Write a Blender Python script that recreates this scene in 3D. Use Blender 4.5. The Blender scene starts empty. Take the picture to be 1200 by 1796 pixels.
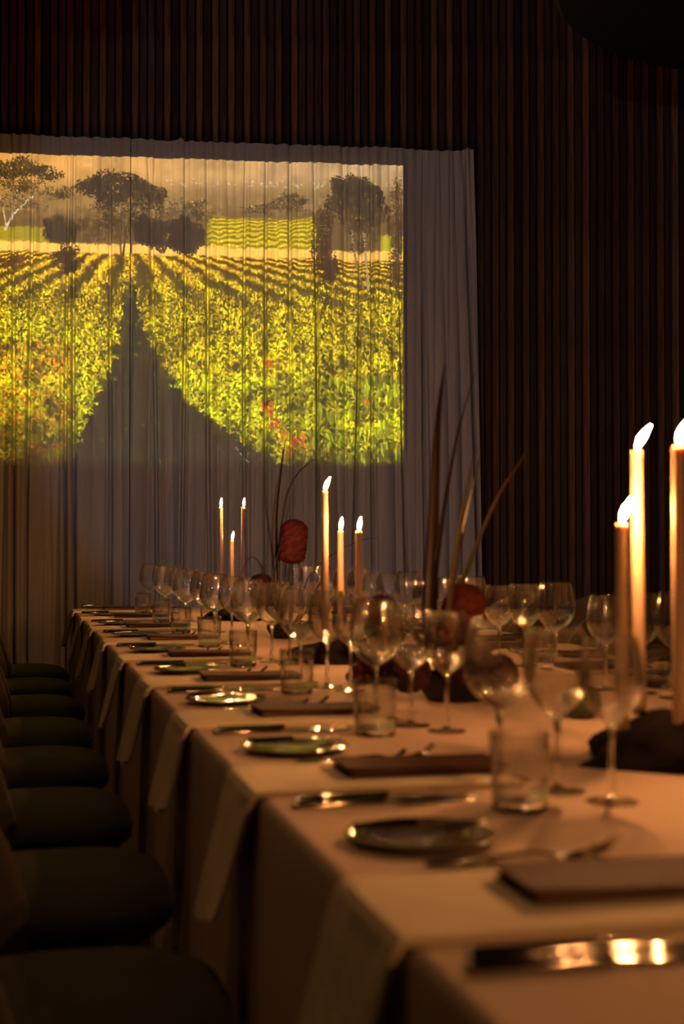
import bpy, math, random
import numpy as np
from mathutils import Vector, Matrix

R = math.radians
PI = math.pi
random.seed(7)
rng = np.random.default_rng(11)
SC = bpy.context.scene
COL = SC.collection

# ------------------------------------------------------------------ camera
CAM = Vector((-0.3135, 0.0, 1.07))
YAW = R(13.39)
cd = bpy.data.cameras.new('camera')
cd.sensor_fit = 'HORIZONTAL'; cd.sensor_width = 24.0; cd.lens = 50.0
cd.clip_start = 0.05; cd.clip_end = 60
cd.dof.use_dof = True; cd.dof.focus_distance = 7.6; cd.dof.aperture_fstop = 4.1
cam = bpy.data.objects.new('camera', cd); COL.objects.link(cam)
cam.location = CAM
cam.rotation_euler = (R(90 + 1.146), 0, -YAW)
SC.camera = cam

# ------------------------------------------------------------------ colour management
SC.view_settings.view_transform = 'Standard'
SC.view_settings.look = 'None'
SC.view_settings.exposure = 0.0
SC.view_settings.gamma = 1.0
SC.view_settings.use_curve_mapping = False
SC.cycles.transparent_max_bounces = 64
SC.cycles.max_bounces = 14
SC.cycles.glossy_bounces = 5
SC.cycles.transmission_bounces = 12
SC.cycles.diffuse_bounces = 3
SC.cycles.caustics_reflective = False
SC.cycles.caustics_refractive = False
SC.cycles.sample_clamp_indirect = 0.0

# ------------------------------------------------------------------ world: an unlit room at night
wd = bpy.data.worlds.new('world'); SC.world = wd; wd.use_nodes = True
wd.node_tree.nodes['Background'].inputs[0].default_value = (0.9, 0.75, 0.6, 1)
wd.node_tree.nodes['Background'].inputs[1].default_value = 0.0012

# ------------------------------------------------------------------ the back wall's frame
WN = Vector((math.sin(R(6.55)), math.cos(R(6.55)), 0))      # away from the room
WT = Vector((math.cos(R(6.55)), -math.sin(R(6.55)), 0))     # along the wall, to the right
W0 = Vector((1.678, 8.366, 0))
WROT = -R(6.55)
def wall_pt(s, d, z):                                       # s along the wall, d out into the room
    return W0 + WT * s - WN * d + Vector((0, 0, z))

# projected picture: a rectangle on the curtain
PS0, PS1, PZ0, PZ1 = -2.84, 0.345, 1.50, 3.315
CURTAIN_D = 0.17

# ---- the picture the projector throws: a vineyard, painted here number by number
def fnoise(h, w, cell, octv=4, fall=.55):
    out = np.zeros((h, w)); a = 1.0; tot = 0
    for o in range(octv):
        ch, cw = max(2, int(h / cell) + 3), max(2, int(w / cell) + 3)
        g = rng.random((ch, cw))
        yy = np.linspace(0, ch - 1.001, h); xx = np.linspace(0, cw - 1.001, w)
        yi = yy.astype(int); xi = xx.astype(int)
        fy = (yy - yi)[:, None]; fx = (xx - xi)[None, :]
        fy = fy * fy * (3 - 2 * fy); fx = fx * fx * (3 - 2 * fx)
        v = (g[yi][:, xi] * (1 - fy) * (1 - fx) + g[yi][:, xi + 1] * (1 - fy) * fx
             + g[yi + 1][:, xi] * fy * (1 - fx) + g[yi + 1][:, xi + 1] * fy * fx)
        out += a * v; tot += a; a *= fall; cell = max(1.5, cell / 2)
    return out / tot

def paint_vineyard():
    K = 2; X0, Y0 = -285, 255
    W, H = (715 + 285) * K, (830 - 255) * K
    xs = X0 + (np.arange(W) + .5) / K; ys = Y0 + (np.arange(H) + .5) / K
    X, Y = np.meshgrid(xs, ys)
    im = np.zeros((H, W, 3))
    n1 = fnoise(H, W, 60); n2 = fnoise(H, W, 14); n3 = fnoise(H, W, 5, 2)
    def mixc(c, m): im[:] = im * (1 - m[..., None]) + np.array(c) * m[..., None]
    def sst(a, b, v):
        t = np.clip((v - a) / (b - a), 0, 1); return t * t * (3 - 2 * t)
    # hazy hillside at dusk
    left = np.clip(1 - X / 600, 0, 1)
    for c in range(3):
        A = (.61, .48, .31)[c]; B = (.70, .48, .20)[c]
        im[..., c] = A * (1 - left) + B * left
    im *= (.80 + .4 * n1)[..., None]
    mixc((.40, .30, .15), sst(300, 345, Y + 30 * (n1 - .5)) * (.45 + .6 * n2).clip(0, 1))
    mixc((.30, .22, .09), sst(352, 385, Y + 26 * (n2 - .5)) * .75)
    streak = ((n2 > .60) & (np.abs(Y - 316 - .02 * (X - 300)) < 5 + 4 * n1)) & (X > 280)
    mixc((.78, .70, .62), streak * (n3 > .55) * .5)
    mixc((.78, .60, .36), ((n2 > .6) & (np.abs(Y - 283) < 4)) * .35)
    # pale straw track below the trees
    track = 426 + .028 * X
    blk = sst(350, 362, X + 5 * (n2 - .5)) * (1 - sst(548, 575, X)) * sst(370, 379, Y - .012 * X + (X < 400) * (400 - X) * .08 + 8 * (n2 - .5)) * (Y < track + 8)
    st = .5 + .5 * np.sin((Y - 370) * (1.25 - (Y - 370) * .006) + 9 * n1 + .05 * X + 3 * n2 + .8 * np.sin(X * .21))
    for c in range(3):
        v = (.76, .63, .06)[c] * (.55 + .5 * st) * (.65 + .6 * n3)
        im[..., c] = im[..., c] * (1 - blk) + v * blk
    lf = (1 - sst(72, 100, X)) * sst(394, 398, Y + 4 * n2) * (Y < track)
    mixc((.56, .48, .07), lf * (.6 + .4 * st))
    rf = sst(655, 670, X) * sst(410, 416, Y + 6 * n2) * (Y < track + 6)
    mixc((.66, .60, .08), rf * .9)
    tr = sst(-9, -4, Y - track + 5 * (n2 - .5)) * (1 - sst(9, 14, Y - track))
    mixc((.92, .66, .27), tr * (.75 + .35 * n3).clip(0, 1))
    # the vine field: rows fan out from a far point
    fld = sst(8, 14, Y - track + 6 * (n3 - .5))
    q = (X - 218) / np.maximum(Y - 398, 6)
    row = .5 + .5 * np.cos(2 * PI * (q / .62) + 4.2 * (n2 - .5) + 3.0 * (n1 - .5))
    dep = np.clip((Y - 450) / 85, 0, 1)
    lit = (row ** 1.3) * (.55 + .75 * n2) * (.45 + 1.0 * fnoise(H, W, 4, 2))
    for c in range(3):
        far = (.80, .56, .07)[c] * (.26 + 1.05 * lit)
        nearc = (.30, .28, .04)[c] * (.3 + .9 * n2)
        v = far * (1 - dep) + nearc * dep
        im[..., c] = im[..., c] * (1 - fld) + v * fld
    bay = sst(.52, .66, n2) * np.exp(-((Y - 525 - .03 * (X - 300)) / 26) ** 2)
    mixc((.13, .13, .035), bay * .8)
    def dab(cx, cy, rx, ry, ang, col, al=1.0, gloss=0.0):
        r = max(rx, ry) + 1.0
        x0 = int((cx - r - X0) * K); x1 = int((cx + r - X0) * K) + 1
        y0 = int((cy - r - Y0) * K); y1 = int((cy + r - Y0) * K) + 1
        x0 = max(x0, 0); y0 = max(y0, 0); x1 = min(x1, W); y1 = min(y1, H)
        if x0 >= x1 or y0 >= y1: return
        dx = xs[None, x0:x1] - cx; dy = ys[y0:y1, None] - cy
        ca, sa = math.cos(ang), math.sin(ang)
        u = (dx * ca + dy * sa) / rx; v = (-dx * sa + dy * ca) / ry
        e = u * u + v * v
        m = np.clip((1.15 - e) * 2.5, 0, 1) * al
        shade = 1 + gloss * v
        im[y0:y1, x0:x1] = im[y0:y1, x0:x1] * (1 - m[..., None]) + np.array(col) * shade[..., None] * m[..., None]
    U = rng.random
    # gap between the vine blocks
    gy = [440, 470, 560, 610, 650, 700, 745, 780, 800, 830]
    gl = [216, 213, 206, 198, 186, 165, 142, 128, 122, 118]
    gr = [220, 224, 240, 262, 285, 315, 372, 425, 470, 500]
    # leaves, back to front
    N = 62000
    t = np.sort(U(N) ** 1.12)
    py = 442 + t * 385
    px = -285 + U(N) * 1000
    def look(a, x, y):
        j = min(max(int((y - Y0) * K), 0), H - 1); i = min(max(int((x - X0) * K), 0), W - 1); return a[j, i]
    for i in range(N):
        x, y = px[i], py[i]
        if y < 436 + .028 * x: continue
        f = (y - 442) / 385
        l = np.interp(y, gy, gl) + 8 * (look(n2, x, y) - .5) * (1 + 4 * f); r_ = np.interp(y, gy, gr) + 26 * (look(n2, x, y) - .5) * (.3 + 2 * f)
        ingap = l < x < r_
        rw = look(row, x, y); cl = look(n1, x, y) * .6 + look(n2, x, y) * .4
        sz = (1.0 + 3.5 * f ** .9) * (.5 + .8 * U())
        near = np.clip((y - 505) / 50, 0, 1)
        if near < .9 and U() > .25 + rw + near: continue
        b = (.30 + .85 * rw) * (1 - near) + near * (.10 + 1.5 * cl ** 1.1)
        b *= .55 + .65 * U()
        if ingap:
            if U() < .5 + .5 * f:
                b2 = .10 + .10 * U()
                col = (.62 * b2, .66 * b2, .40 * b2) if U() < .86 else np.array((.34, .38, .05)) * (.12 + .8 * U() ** 2)
                dab(x, y, sz * 1.2, sz * .9, U() * PI, col, .85)
            continue
        fade = 1 - np.clip((y - 795) / 40, 0, 1) * .5
        if x < 130: fade *= 1 - np.clip((y - 690) / 130, 0, 1) * .70
        else: fade *= 1 - np.clip((y - 730) / 90, 0, 1) * .30
        u = U()
        gold = np.clip(1 - (y - 450) / 130, 0, 1)
        if u < .34: c = np.array((.86, .66 + .04 * (1 - gold), .04))
        elif u < .64: c = np.array((.80, .66, .03)) * (1 - gold) + np.array((.80, .53, .07)) * gold
        elif u < .82: c = np.array((.48, .45, .03)) * (1 - gold) + np.array((.62, .42, .06)) * gold
        else: c = np.array((.15, .16, .025)) * (1 - .3 * gold)
        if y > 660 and u < .5: c = c * np.array((.86, 1.0, 1))
        if x < 120 and y > 600 and U() < .25: c = np.array((.86, .48, .05))
        c = c * b * 1.25 * fade
        el = .45 + .35 * U() if near > .5 else .6
        dab(x, y, sz * 1.25, sz * el, PI * .5 + (U() - .5) * 2.2, np.clip(c, .01, 1), .92, .25)
    # dark hollows among the near leaves
    for i in range(900):
        x = -285 + U() * 1000; y = 560 + 250 * U() ** .8
        if look(n1, x, y) < .5 and look(n2, x, y) < .52: dab(x, y, 2 + 3.5 * U(), 2 + 5 * U(), U() * PI, (.10, .10, .03), .6)
    # red and orange autumn leaves
    for (cx, cy, s, k, cc) in ((462, 632, 7, 6, (.80, .22, .06)), (459, 712, 10, 16, (.80, .30, .10)), (474, 738, 10, 14, (.72, .25, .12)), (517, 775, 12, 22, (.78, .22, .10)), (533, 785, 9, 10, (.75, .42, .15)), (500, 790, 9, 10, (.6, .3, .12)), (637, 705, 6, 6, (.78, .35, .12)), (490, 765, 10, 8, (.7, .35, .1)), (20, 735, 8, 6, (.7, .3, .05)), (30, 700, 12, 8, (.75, .42, .05)), (90, 640, 14, 8, (.85, .5, .06))):
        for _ in range(k): dab(cx + s * (U() - .5) * 2, cy + s * (U() - .5) * 2, 2 + 3 * U(), 1.4 + 2 * U(), U() * PI, np.array(cc) * (.6 + .6 * U()), .9, .2)
    # small upright shoots standing clear of the block, then the dim strip at the foot
    for _ in range(70):
        x = 545 + 150 * U(); y = 660 + 150 * U(); a = PI / 2 + (U() - .5) * .8
        dab(x, y, 5 + 6 * U(), 1.6 + 1.5 * U(), a, np.array((.62, .66, .05)) * (.5 + .6 * U()), .9, .2)
    for x, y in ((340, 703), (352, 722), (408, 785), (416, 796), (425, 806), (432, 812)):
        dab(x, y, 5, .8, .9, (.62, .56, .46), .8)
    im *= (1 - .80 * sst(808, 819, Y + 22 * (n2 - .5)))[..., None]
    # trees
    def crown(cx, cy, rx, ry, n, cols, r0, r1, seed_hole=.48):
        nc = 24; cl_ = []
        for _ in range(nc):
            a = U() * 2 * PI; rr = U() ** .5 * .86
            cl_.append((cx + rx * rr * math.cos(a), cy + ry * rr * math.sin(a), rx * (.22 + .24 * U()), ry * (.26 + .26 * U()), .55 + .8 * U()))
        r0 *= .55; r1 *= .52
        for _ in range(int(n * 2.6)):
            g_ = cl_[int(U() * nc)]; a = U() * 2 * PI; rr = math.sqrt(U())
            x = g_[0] + g_[2] * rr * math.cos(a); y = g_[1] + g_[3] * rr * math.sin(a)
            if look(n2, x, y) < seed_hole and U() < .6: continue
            c = np.array(cols[int(U() * len(cols))]) * (.45 + .75 * U() + .35 * max(0, -rr * math.sin(a))) * g_[4]
            dab(x, y, r0 + (r1 - r0) * U(), (r0 + (r1 - r0) * U()) * .7, U() * PI, c, .85)
    def limb(pts, w0, w1, col):
        for (a, b) in zip(pts[:-1], pts[1:]):
            for t_ in np.linspace(0, 1, 24):
                x = a[0] + (b[0] - a[0]) * t_; y = a[1] + (b[1] - a[1]) * t_
                dab(x, y, w0 + (w1 - w0) * t_, w0 + (w1 - w0) * t_, 0, np.array(col) * (.8 + .4 * U()), .9)
    dk = [(.13, .10, .045), (.19, .14, .05), (.10, .075, .035), (.27, .20, .06)]
    wm = [(.36, .26, .07), (.25, .18, .06), (.16, .12, .05)]
    # middle trees
    for (x, y, rx, ry) in ((300, 372, 60, 26), (340, 366, 30, 20), (470, 360, 60, 10), (500, 350, 30, 14)):
        crown(x, y, rx, ry, 260, [(.34, .26, .13), (.28, .21, .10), (.40, .30, .15)], 2, 4, .35)
    limb([(205, 450), (200, 400), (178, 350)], 2.2, 1.4, (.24, .17, .08))
    limb([(208, 446), (214, 400), (232, 356)], 2.4, 1.4, (.20, .14, .07))
    limb([(222, 440), (224, 400), (222, 350)], 2.0, 1.2, (.24, .17, .08))
    crown(205, 326, 74, 30, 1400, dk, 2, 4.5, .40)
    crown(160, 322, 28, 20, 260, dk, 2, 4, .4)
    crown(252, 345, 26, 26, 300, dk, 2, 4, .42)
    crown(200, 368, 52, 28, 300, wm, 1.6, 3.5, .45)
    crown(195, 400, 58, 26, 300, dk + wm, 1.8, 4, .46)
    crown(150, 400, 26, 26, 160, wm, 1.6, 3.5, .46)
    crown(290, 408, 50, 32, 1300, dk[:3], 2.2, 5, .2)
    crown(322, 412, 30, 34, 700, dk[:3], 2.2, 5, .2)
    crown(250, 398, 30, 22, 400, dk[:3], 2, 4.5, .25)
    # left tree: pale forked trunk, flat crown
    limb([(0, 398), (14, 372), (38, 350), (48, 340)], 2.4, 1.2, (.72, .62, .50))
    limb([(8, 385), (18, 352), (22, 320)], 1.6, 1.0, (.62, .50, .36))
    limb([(2, 395), (-6, 350), (-20, 320)], 2.0, 1.0, (.62, .50, .36))
    crown(20, 290, 48, 20, 700, dk + wm, 1.8, 4, .36); crown(30, 322, 40, 18, 260, wm, 1.6, 3.2, .42)
    crown(70, 298, 32, 14, 300, dk + wm, 1.8, 3.6, .44)
    crown(92, 332, 28, 12, 220, wm, 1.6, 3, .44)
    crown(-60, 300, 70, 40, 900, dk + wm, 2, 4, .42)
    crown(95, 396, 32, 24, 700, dk, 2, 4.5, .3)
    crown(20, 350, 50, 18, 160, wm, 1.5, 3, .48)
    limb([(100, 490), (104, 466), (112, 440)], 1.0, .8, (.55, .44, .3))
    crown(108, 452, 26, 24, 420, [(.16, .10, .03), (.22, .14, .04)], 2, 4, .36)
    crown(10, 455, 26, 14, 160, [(.22, .13, .03), (.3, .18, .05)], 2, 4, .4)
    # right tree
    limb([(640, 503), (636, 460), (632, 410), (626, 360)], 3.0, 1.6, (.56, .44, .28))
    limb([(630, 502), (618, 462), (612, 420), (606, 370)], 2.6, 1.4, (.44, .34, .22))
    crown(625, 338, 38, 32, 1000, dk, 2, 4.5, .36)
    crown(604, 322, 34, 22, 520, dk, 2, 4, .32); crown(624, 352, 44, 44, 900, dk, 2, 4.2, .36)
    crown(640, 372, 38, 26, 600, dk, 2, 4.2, .38)
    crown(590, 365, 36, 30, 420, wm + dk, 1.8, 3.8, .44)
    crown(560, 420, 22, 60, 620, [(.22, .14, .045), (.29, .19, .06), (.16, .10, .04)], 1.8, 4, .38)
    crown(568, 470, 22, 26, 340, [(.24, .14, .035), (.17, .10, .03)], 1.8, 4, .36)
    crown(628, 410, 30, 34, 260, wm + dk, 1.6, 3.4, .46)
    crown(690, 420, 14, 84, 560, [(.24, .16, .06), (.32, .21, .07), (.15, .10, .04)], 1.8, 4, .4)
    crown(690, 330, 12, 30, 120, wm, 1.6, 3, .44)
    limb([(692, 480), (690, 400), (692, 330)], 1.6, 1.0, (.3, .22, .12))
    im = np.clip(im, 0, 1)
    # lay it out on the wall rectangle
    TW, TH = 1920, 1096
    s = PS0 + (np.arange(TW) + .5) / TW * (PS1 - PS0); z = PZ0 + (np.arange(TH) + .5) / TH * (PZ1 - PZ0)
    Z = 8.6 - CURTAIN_D + .119 * s
    ppx = 600 + 2500 * .9929 * s / Z
    py_ = 948 - (z[:, None] - 1.07) * 2500 / Z[None, :]
    ii = np.clip(((ppx - X0) * K), 0, W - 1).astype(int)[None, :].repeat(TH, 0)
    jj = np.clip(((py_ - Y0) * K), 0, H - 1).astype(int)
    out = np.ones((TH, TW, 4), np.float32)
    out[..., :3] = im[jj, ii]
    img = bpy.data.images.new('vineyard_slide', TW, TH)
    img.pixels.foreach_set(out.ravel()); img.update(); img.pack()
    return img

# ------------------------------------------------------------------ lights the room has
# the projector on the ceiling: a spot whose light carries the slide
PROJ = Vector((-1.35, 0.9, 3.45))
ld = bpy.data.lights.new('slide_projector', 'SPOT')
ld.energy = 6900; ld.shadow_soft_size = 0.0; ld.spot_size = R(48); ld.spot_blend = 0.0
lp = bpy.data.objects.new('slide_projector', ld); COL.objects.link(lp)
lp.location = PROJ
aim = wall_pt((PS0 + PS1) / 2, CURTAIN_D, (PZ0 + PZ1) / 2)
lp.rotation_euler = (aim - PROJ).to_track_quat('-Z', 'Y').to_euler()
ld.use_nodes = True
nt = ld.node_tree; nn = nt.nodes; nl = nt.links
em = nn['Emission']
geo = nn.new('ShaderNodeNewGeometry')
def vmath(op, a, b):
    n = nn.new('ShaderNodeVectorMath'); n.operation = op
    for i, v in enumerate((a, b)):
        if isinstance(v, (tuple, Vector)): n.inputs[i].default_value = tuple(v)
        else: nl.new(v, n.inputs[i])
    return n.outputs['Value'] if op == 'DOT_PRODUCT' else n.outputs[0]
def fmath(op, a, b=None):
    n = nn.new('ShaderNodeMath'); n.operation = op
    for i, v in enumerate((a, b)):
        if v is None: continue
        if isinstance(v, (int, float)): n.inputs[i].default_value = v
        else: nl.new(v, n.inputs[i])
    return n.outputs[0]
D = geo.outputs['Incoming']
plane_c = WN.dot(W0 - WN * CURTAIN_D) - WN.dot(PROJ)
k_ = fmath('DIVIDE', plane_c, vmath('DOT_PRODUCT', D, WN))
s_ = fmath('ADD', fmath('MULTIPLY', k_, vmath('DOT_PRODUCT', D, WT)), WT.dot(PROJ - W0))
z_ = fmath('ADD', fmath('MULTIPLY', k_, vmath('DOT_PRODUCT', D, (0, 0, 1))), PROJ.z)
u_ = fmath('DIVIDE', fmath('SUBTRACT', s_, PS0), PS1 - PS0)
v_ = fmath('DIVIDE', fmath('SUBTRACT', z_, PZ0), PZ1 - PZ0)
cmb = nn.new('ShaderNodeCombineXYZ'); nl.new(u_, cmb.inputs[0]); nl.new(v_, cmb.inputs[1])
ti = nn.new('ShaderNodeTexImage'); ti.extension = 'CLIP'; ti.interpolation = 'Linear'
ti.image = paint_vineyard()
nl.new(cmb.outputs[0], ti.inputs[0]); nl.new(ti.outputs[0], em.inputs['Color'])

# a dim cool house spotlight, high up behind the camera, on the back wall
hd = bpy.data.lights.new('house_spotlight', 'SPOT')
hd.energy = 135; hd.color = (0.62, 0.80, 1.0); hd.shadow_soft_size = 0.12; hd.spot_size = R(26.5); hd.spot_blend = 0.16
hl = bpy.data.objects.new('house_spotlight', hd); COL.objects.link(hl)
hl.location = (-2.6, -2.0, 2.6)
hl.rotation_euler = (wall_pt(0.55, 0, 2.45) - hl.location).to_track_quat('-Z', 'Y').to_euler()

# warm dimmed downlights in the ceiling over the left aisle
for i, (dx, dy, e) in enumerate(((-.72, 1.0, 38), (-.72, 2.9, 36), (-.72, 4.5, 20))):
    dl = bpy.data.lights.new('aisle_downlight', 'SPOT')
    dl.energy = e; dl.color = (1.0, .48, .19); dl.shadow_soft_size = .06; dl.spot_size = R(62); dl.spot_blend = .6
    do = bpy.data.objects.new('aisle_downlight', dl); COL.objects.link(do); do.location = (dx, dy, 4.6)
    do.rotation_euler = (0, 0, 0)

# ------------------------------------------------------------------ materials
def mat(name, col, rough=.6, metal=0.0, var=.0, scale=8.0, bump=0.0, bscale=60, spec=.5, stretch=None, objrand=0.0, sheen=0.0, sss=0.0):
    m = bpy.data.materials.new(name); m.use_nodes = True
    N, L = m.node_tree.nodes, m.node_tree.links
    p = N['Principled BSDF']
    p.inputs['Roughness'].default_value = rough; p.inputs['Metallic'].default_value = metal
    p.inputs['Specular IOR Level'].default_value = spec
    if sheen: p.inputs['Sheen Weight'].default_value = sheen; p.inputs['Sheen Roughness'].default_value = .4
    if sss:
        p.inputs['Subsurface Weight'].default_value = sss; p.inputs['Subsurface Scale'].default_value = .012
        p.inputs['Subsurface Radius'].default_value = (1.0, .62, .34)
    tc = N.new('ShaderNodeTexCoord'); mp = N.new('ShaderNodeMapping'); L.new(tc.outputs['Object'], mp.inputs[0])
    if stretch: mp.inputs['Scale'].default_value = stretch
    nz = N.new('ShaderNodeTexNoise'); nz.inputs['Scale'].default_value = scale; nz.inputs['Detail'].default_value = 4
    L.new(mp.outputs[0], nz.inputs['Vector'])
    rp = N.new('ShaderNodeMapRange'); L.new(nz.outputs[0], rp.inputs[0])
    rp.inputs[1].default_value = .3; rp.inputs[2].default_value = .7
    rp.inputs[3].default_value = 1 - var; rp.inputs[4].default_value = 1 + var
    hs = N.new('ShaderNodeHueSaturation'); hs.inputs['Color'].default_value = (*col, 1)
    if objrand:
        oi = N.new('ShaderNodeObjectInfo'); r2 = N.new('ShaderNodeMapRange'); L.new(oi.outputs['Random'], r2.inputs[0])
        r2.inputs[3].default_value = 1 - objrand; r2.inputs[4].default_value = 1 + objrand
        mu = N.new('ShaderNodeMath'); mu.operation = 'MULTIPLY'; L.new(rp.outputs[0], mu.inputs[0]); L.new(r2.outputs[0], mu.inputs[1])
        L.new(mu.outputs[0], hs.inputs['Value'])
        r3 = N.new('ShaderNodeMapRange'); w = N.new('ShaderNodeMath'); w.operation = 'FRACT'
        w2 = N.new('ShaderNodeMath'); w2.operation = 'MULTIPLY'; w2.inputs[1].default_value = 7.31
        L.new(oi.outputs['Random'], w2.inputs[0]); L.new(w2.outputs[0], w.inputs[0]); L.new(w.outputs[0], r3.inputs[0])
        r3.inputs[3].default_value = .488; r3.inputs[4].default_value = .515; L.new(r3.outputs[0], hs.inputs['Hue'])
    else:
        L.new(rp.outputs[0], hs.inputs['Value'])
    L.new(hs.outputs[0], p.inputs['Base Color'])
    if bump:
        n2 = N.new('ShaderNodeTexNoise'); n2.inputs['Scale'].default_value = bscale; n2.inputs['Detail'].default_value = 3
        L.new(mp.outputs[0], n2.inputs['Vector'])
        b = N.new('ShaderNodeBump'); b.inputs['Strength'].default_value = bump; b.inputs['Distance'].default_value = .004
        L.new(n2.outputs[0], b.inputs['Height']); L.new(b.outputs[0], p.inputs['Normal'])
    return m

M = {}
M['slat'] = mat('stained_timber', (.20, .105, .066), .62, var=.45, scale=3, stretch=(14, 14, 1.2), objrand=.5, spec=.3)
M['slat_dark'] = mat('dark_stained_timber', (.085, .046, .034), .66, var=.4, scale=3, stretch=(14, 14, 1.2), objrand=.4, spec=.25)
M['backing'] = mat('black_backing', (.006, .005, .005), .9, var=.2)
M['plaster'] = mat('dark_plaster', (.03, .025, .022), .85, var=.2)
M['ceiling'] = mat('black_ceiling', (.008, .008, .009), .9, var=.2)
M['floor'] = mat('dark_timber_floor', (.11, .06, .035), .5, var=.35, scale=4, stretch=(1, 9, 1))
M['curtain'] = mat('grey_voile', (.60, .62, .66), .85, var=.06, scale=5, stretch=(9, 9, .6), bump=.25, bscale=40, spec=.15)
M['cloth'] = mat('table_linen', (.70, .54, .42), .85, var=.05, scale=4, bump=.25, bscale=300, spec=.2)
M['napkin'] = mat('cream_linen', (.86, .74, .53), .85, var=.07, scale=9, bump=.35, bscale=260, spec=.2)
M['velvet'] = mat('dark_green_velvet', (.042, .036, .025), .8, var=.35, scale=6, spec=.25, sheen=.08)
M['leg'] = mat('black_metal', (.02, .018, .016), .4, metal=.6, var=.2)
M['steel'] = mat('polished_steel', (.50, .46, .42), .07, metal=1.0, var=.06, scale=20)
M['knife_handle'] = mat('dark_steel_handle', (.40, .35, .31), .09, metal=1.0, var=.1, scale=20)
M['plate'] = mat('olive_glazed_stoneware', (.12, .09, .042), .06, var=.25, scale=14, spec=.4)
M['menu'] = mat('dark_brown_board', (.062, .022, .015), .7, var=.15, scale=18, bump=.15, spec=.12)
M['menu_page'] = mat('menu_paper_edge', (.20, .12, .09), .7, var=.1)
M['wax'] = mat('ivory_wax', (.58, .44, .31), .45, var=.04, scale=8, sss=.5)
M['wick'] = mat('charred_wick', (.012, .009, .007), .9)
M['rock'] = mat('black_rock', (.009, .005, .005), .9, var=.5, scale=18, bump=.8, bscale=40, spec=.15)
M['banksia'] = mat('red_banksia', (.10, .009, .006), .75, var=.5, scale=60, bump=.9, bscale=160)
M['banksia_dark'] = mat('wine_red_bloom', (.036, .004, .005), .75, var=.5, scale=60, bump=.9, bscale=160)
M['blade'] = mat('bronze_flax', (.024, .013, .009), .5, var=.4, scale=7, stretch=(1, 1, .3))
M['blade_pale'] = mat('dry_flax', (.085, .055, .034), .6, var=.35, scale=7)
M['leafgreen'] = mat('dull_green_leaf', (.035, .045, .016), .5, var=.4, scale=30)
M['grape'] = mat('dark_red_grape', (.14, .012, .014), .25, var=.4, scale=30)
M['pendant'] = mat('black_lacquered_metal', (.006, .006, .007), .6, var=.1)
M['vessel'] = mat('black_ceramic', (.007, .004, .004), .6, var=.3, scale=20)

def flame_mat():
    m = bpy.data.materials.new('candle_flame'); m.use_nodes = True
    N, L = m.node_tree.nodes, m.node_tree.links
    for n in list(N):
        if n.type != 'OUTPUT_MATERIAL': N.remove(n)
    e = N.new('ShaderNodeEmission'); e.inputs[0].default_value = (1.0, .39, .12, 1); e.inputs[1].default_value = 2250
    L.new(e.outputs[0], [n for n in N if n.type == 'OUTPUT_MATERIAL'][0].inputs[0])
    return m
M['flame'] = flame_mat()

def glass_mat(name, lo=.065, hi=.32, tint=(.985, .985, .98), pw=2.2):
    m = bpy.data.materials.new(name); m.use_nodes = True
    N, L = m.node_tree.nodes, m.node_tree.links
    for n in list(N):
        if n.type != 'OUTPUT_MATERIAL': N.remove(n)
    lw = N.new('ShaderNodeLayerWeight'); lw.inputs[0].default_value = .5
    pwn = N.new('ShaderNodeMath'); pwn.operation = 'POWER'; L.new(lw.outputs['Facing'], pwn.inputs[0]); pwn.inputs[1].default_value = pw
    mr = N.new('ShaderNodeMapRange'); L.new(pwn.outputs[0], mr.inputs[0]); mr.inputs[3].default_value = lo; mr.inputs[4].default_value = hi
    tr = N.new('ShaderNodeBsdfTransparent'); tr.inputs[0].default_value = (*tint, 1)
    gl = N.new('ShaderNodeBsdfGlossy'); gl.inputs['Roughness'].default_value = .015; gl.inputs[0].default_value = (.95, .95, .95, 1)
    rf = N.new('ShaderNodeBsdfGlass'); rf.inputs['Roughness'].default_value = 0.0; rf.inputs['IOR'].default_value = 1.5; rf.inputs[0].default_value = (.97, .97, .965, 1)
    m2 = N.new('ShaderNodeMapRange'); L.new(pwn.outputs[0], m2.inputs[0]); m2.inputs[3].default_value = .05; m2.inputs[4].default_value = 1.0
    inner = N.new('ShaderNodeMixShader'); L.new(m2.outputs[0], inner.inputs[0]); L.new(tr.outputs[0], inner.inputs[1]); L.new(rf.outputs[0], inner.inputs[2])
    mx = N.new('ShaderNodeMixShader'); L.new(mr.outputs[0], mx.inputs[0]); L.new(inner.outputs[0], mx.inputs[1]); L.new(gl.outputs[0], mx.inputs[2])
    L.new(mx.outputs[0], [n for n in N if n.type == 'OUTPUT_MATERIAL'][0].inputs[0])
    return m
M['thin_glass'] = glass_mat('thin_blown_glass')
def solid_glass():
    m = bpy.data.materials.new('solid_glass'); m.use_nodes = True
    p = m.node_tree.nodes['Principled BSDF']
    p.inputs['Base Color'].default_value = (.96, .96, .95, 1); p.inputs['Transmission Weight'].default_value = 1
    p.inputs['Roughness'].default_value = .02; p.inputs['IOR'].default_value = 1.48
    return m
M['solid_glass'] = solid_glass()

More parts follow.
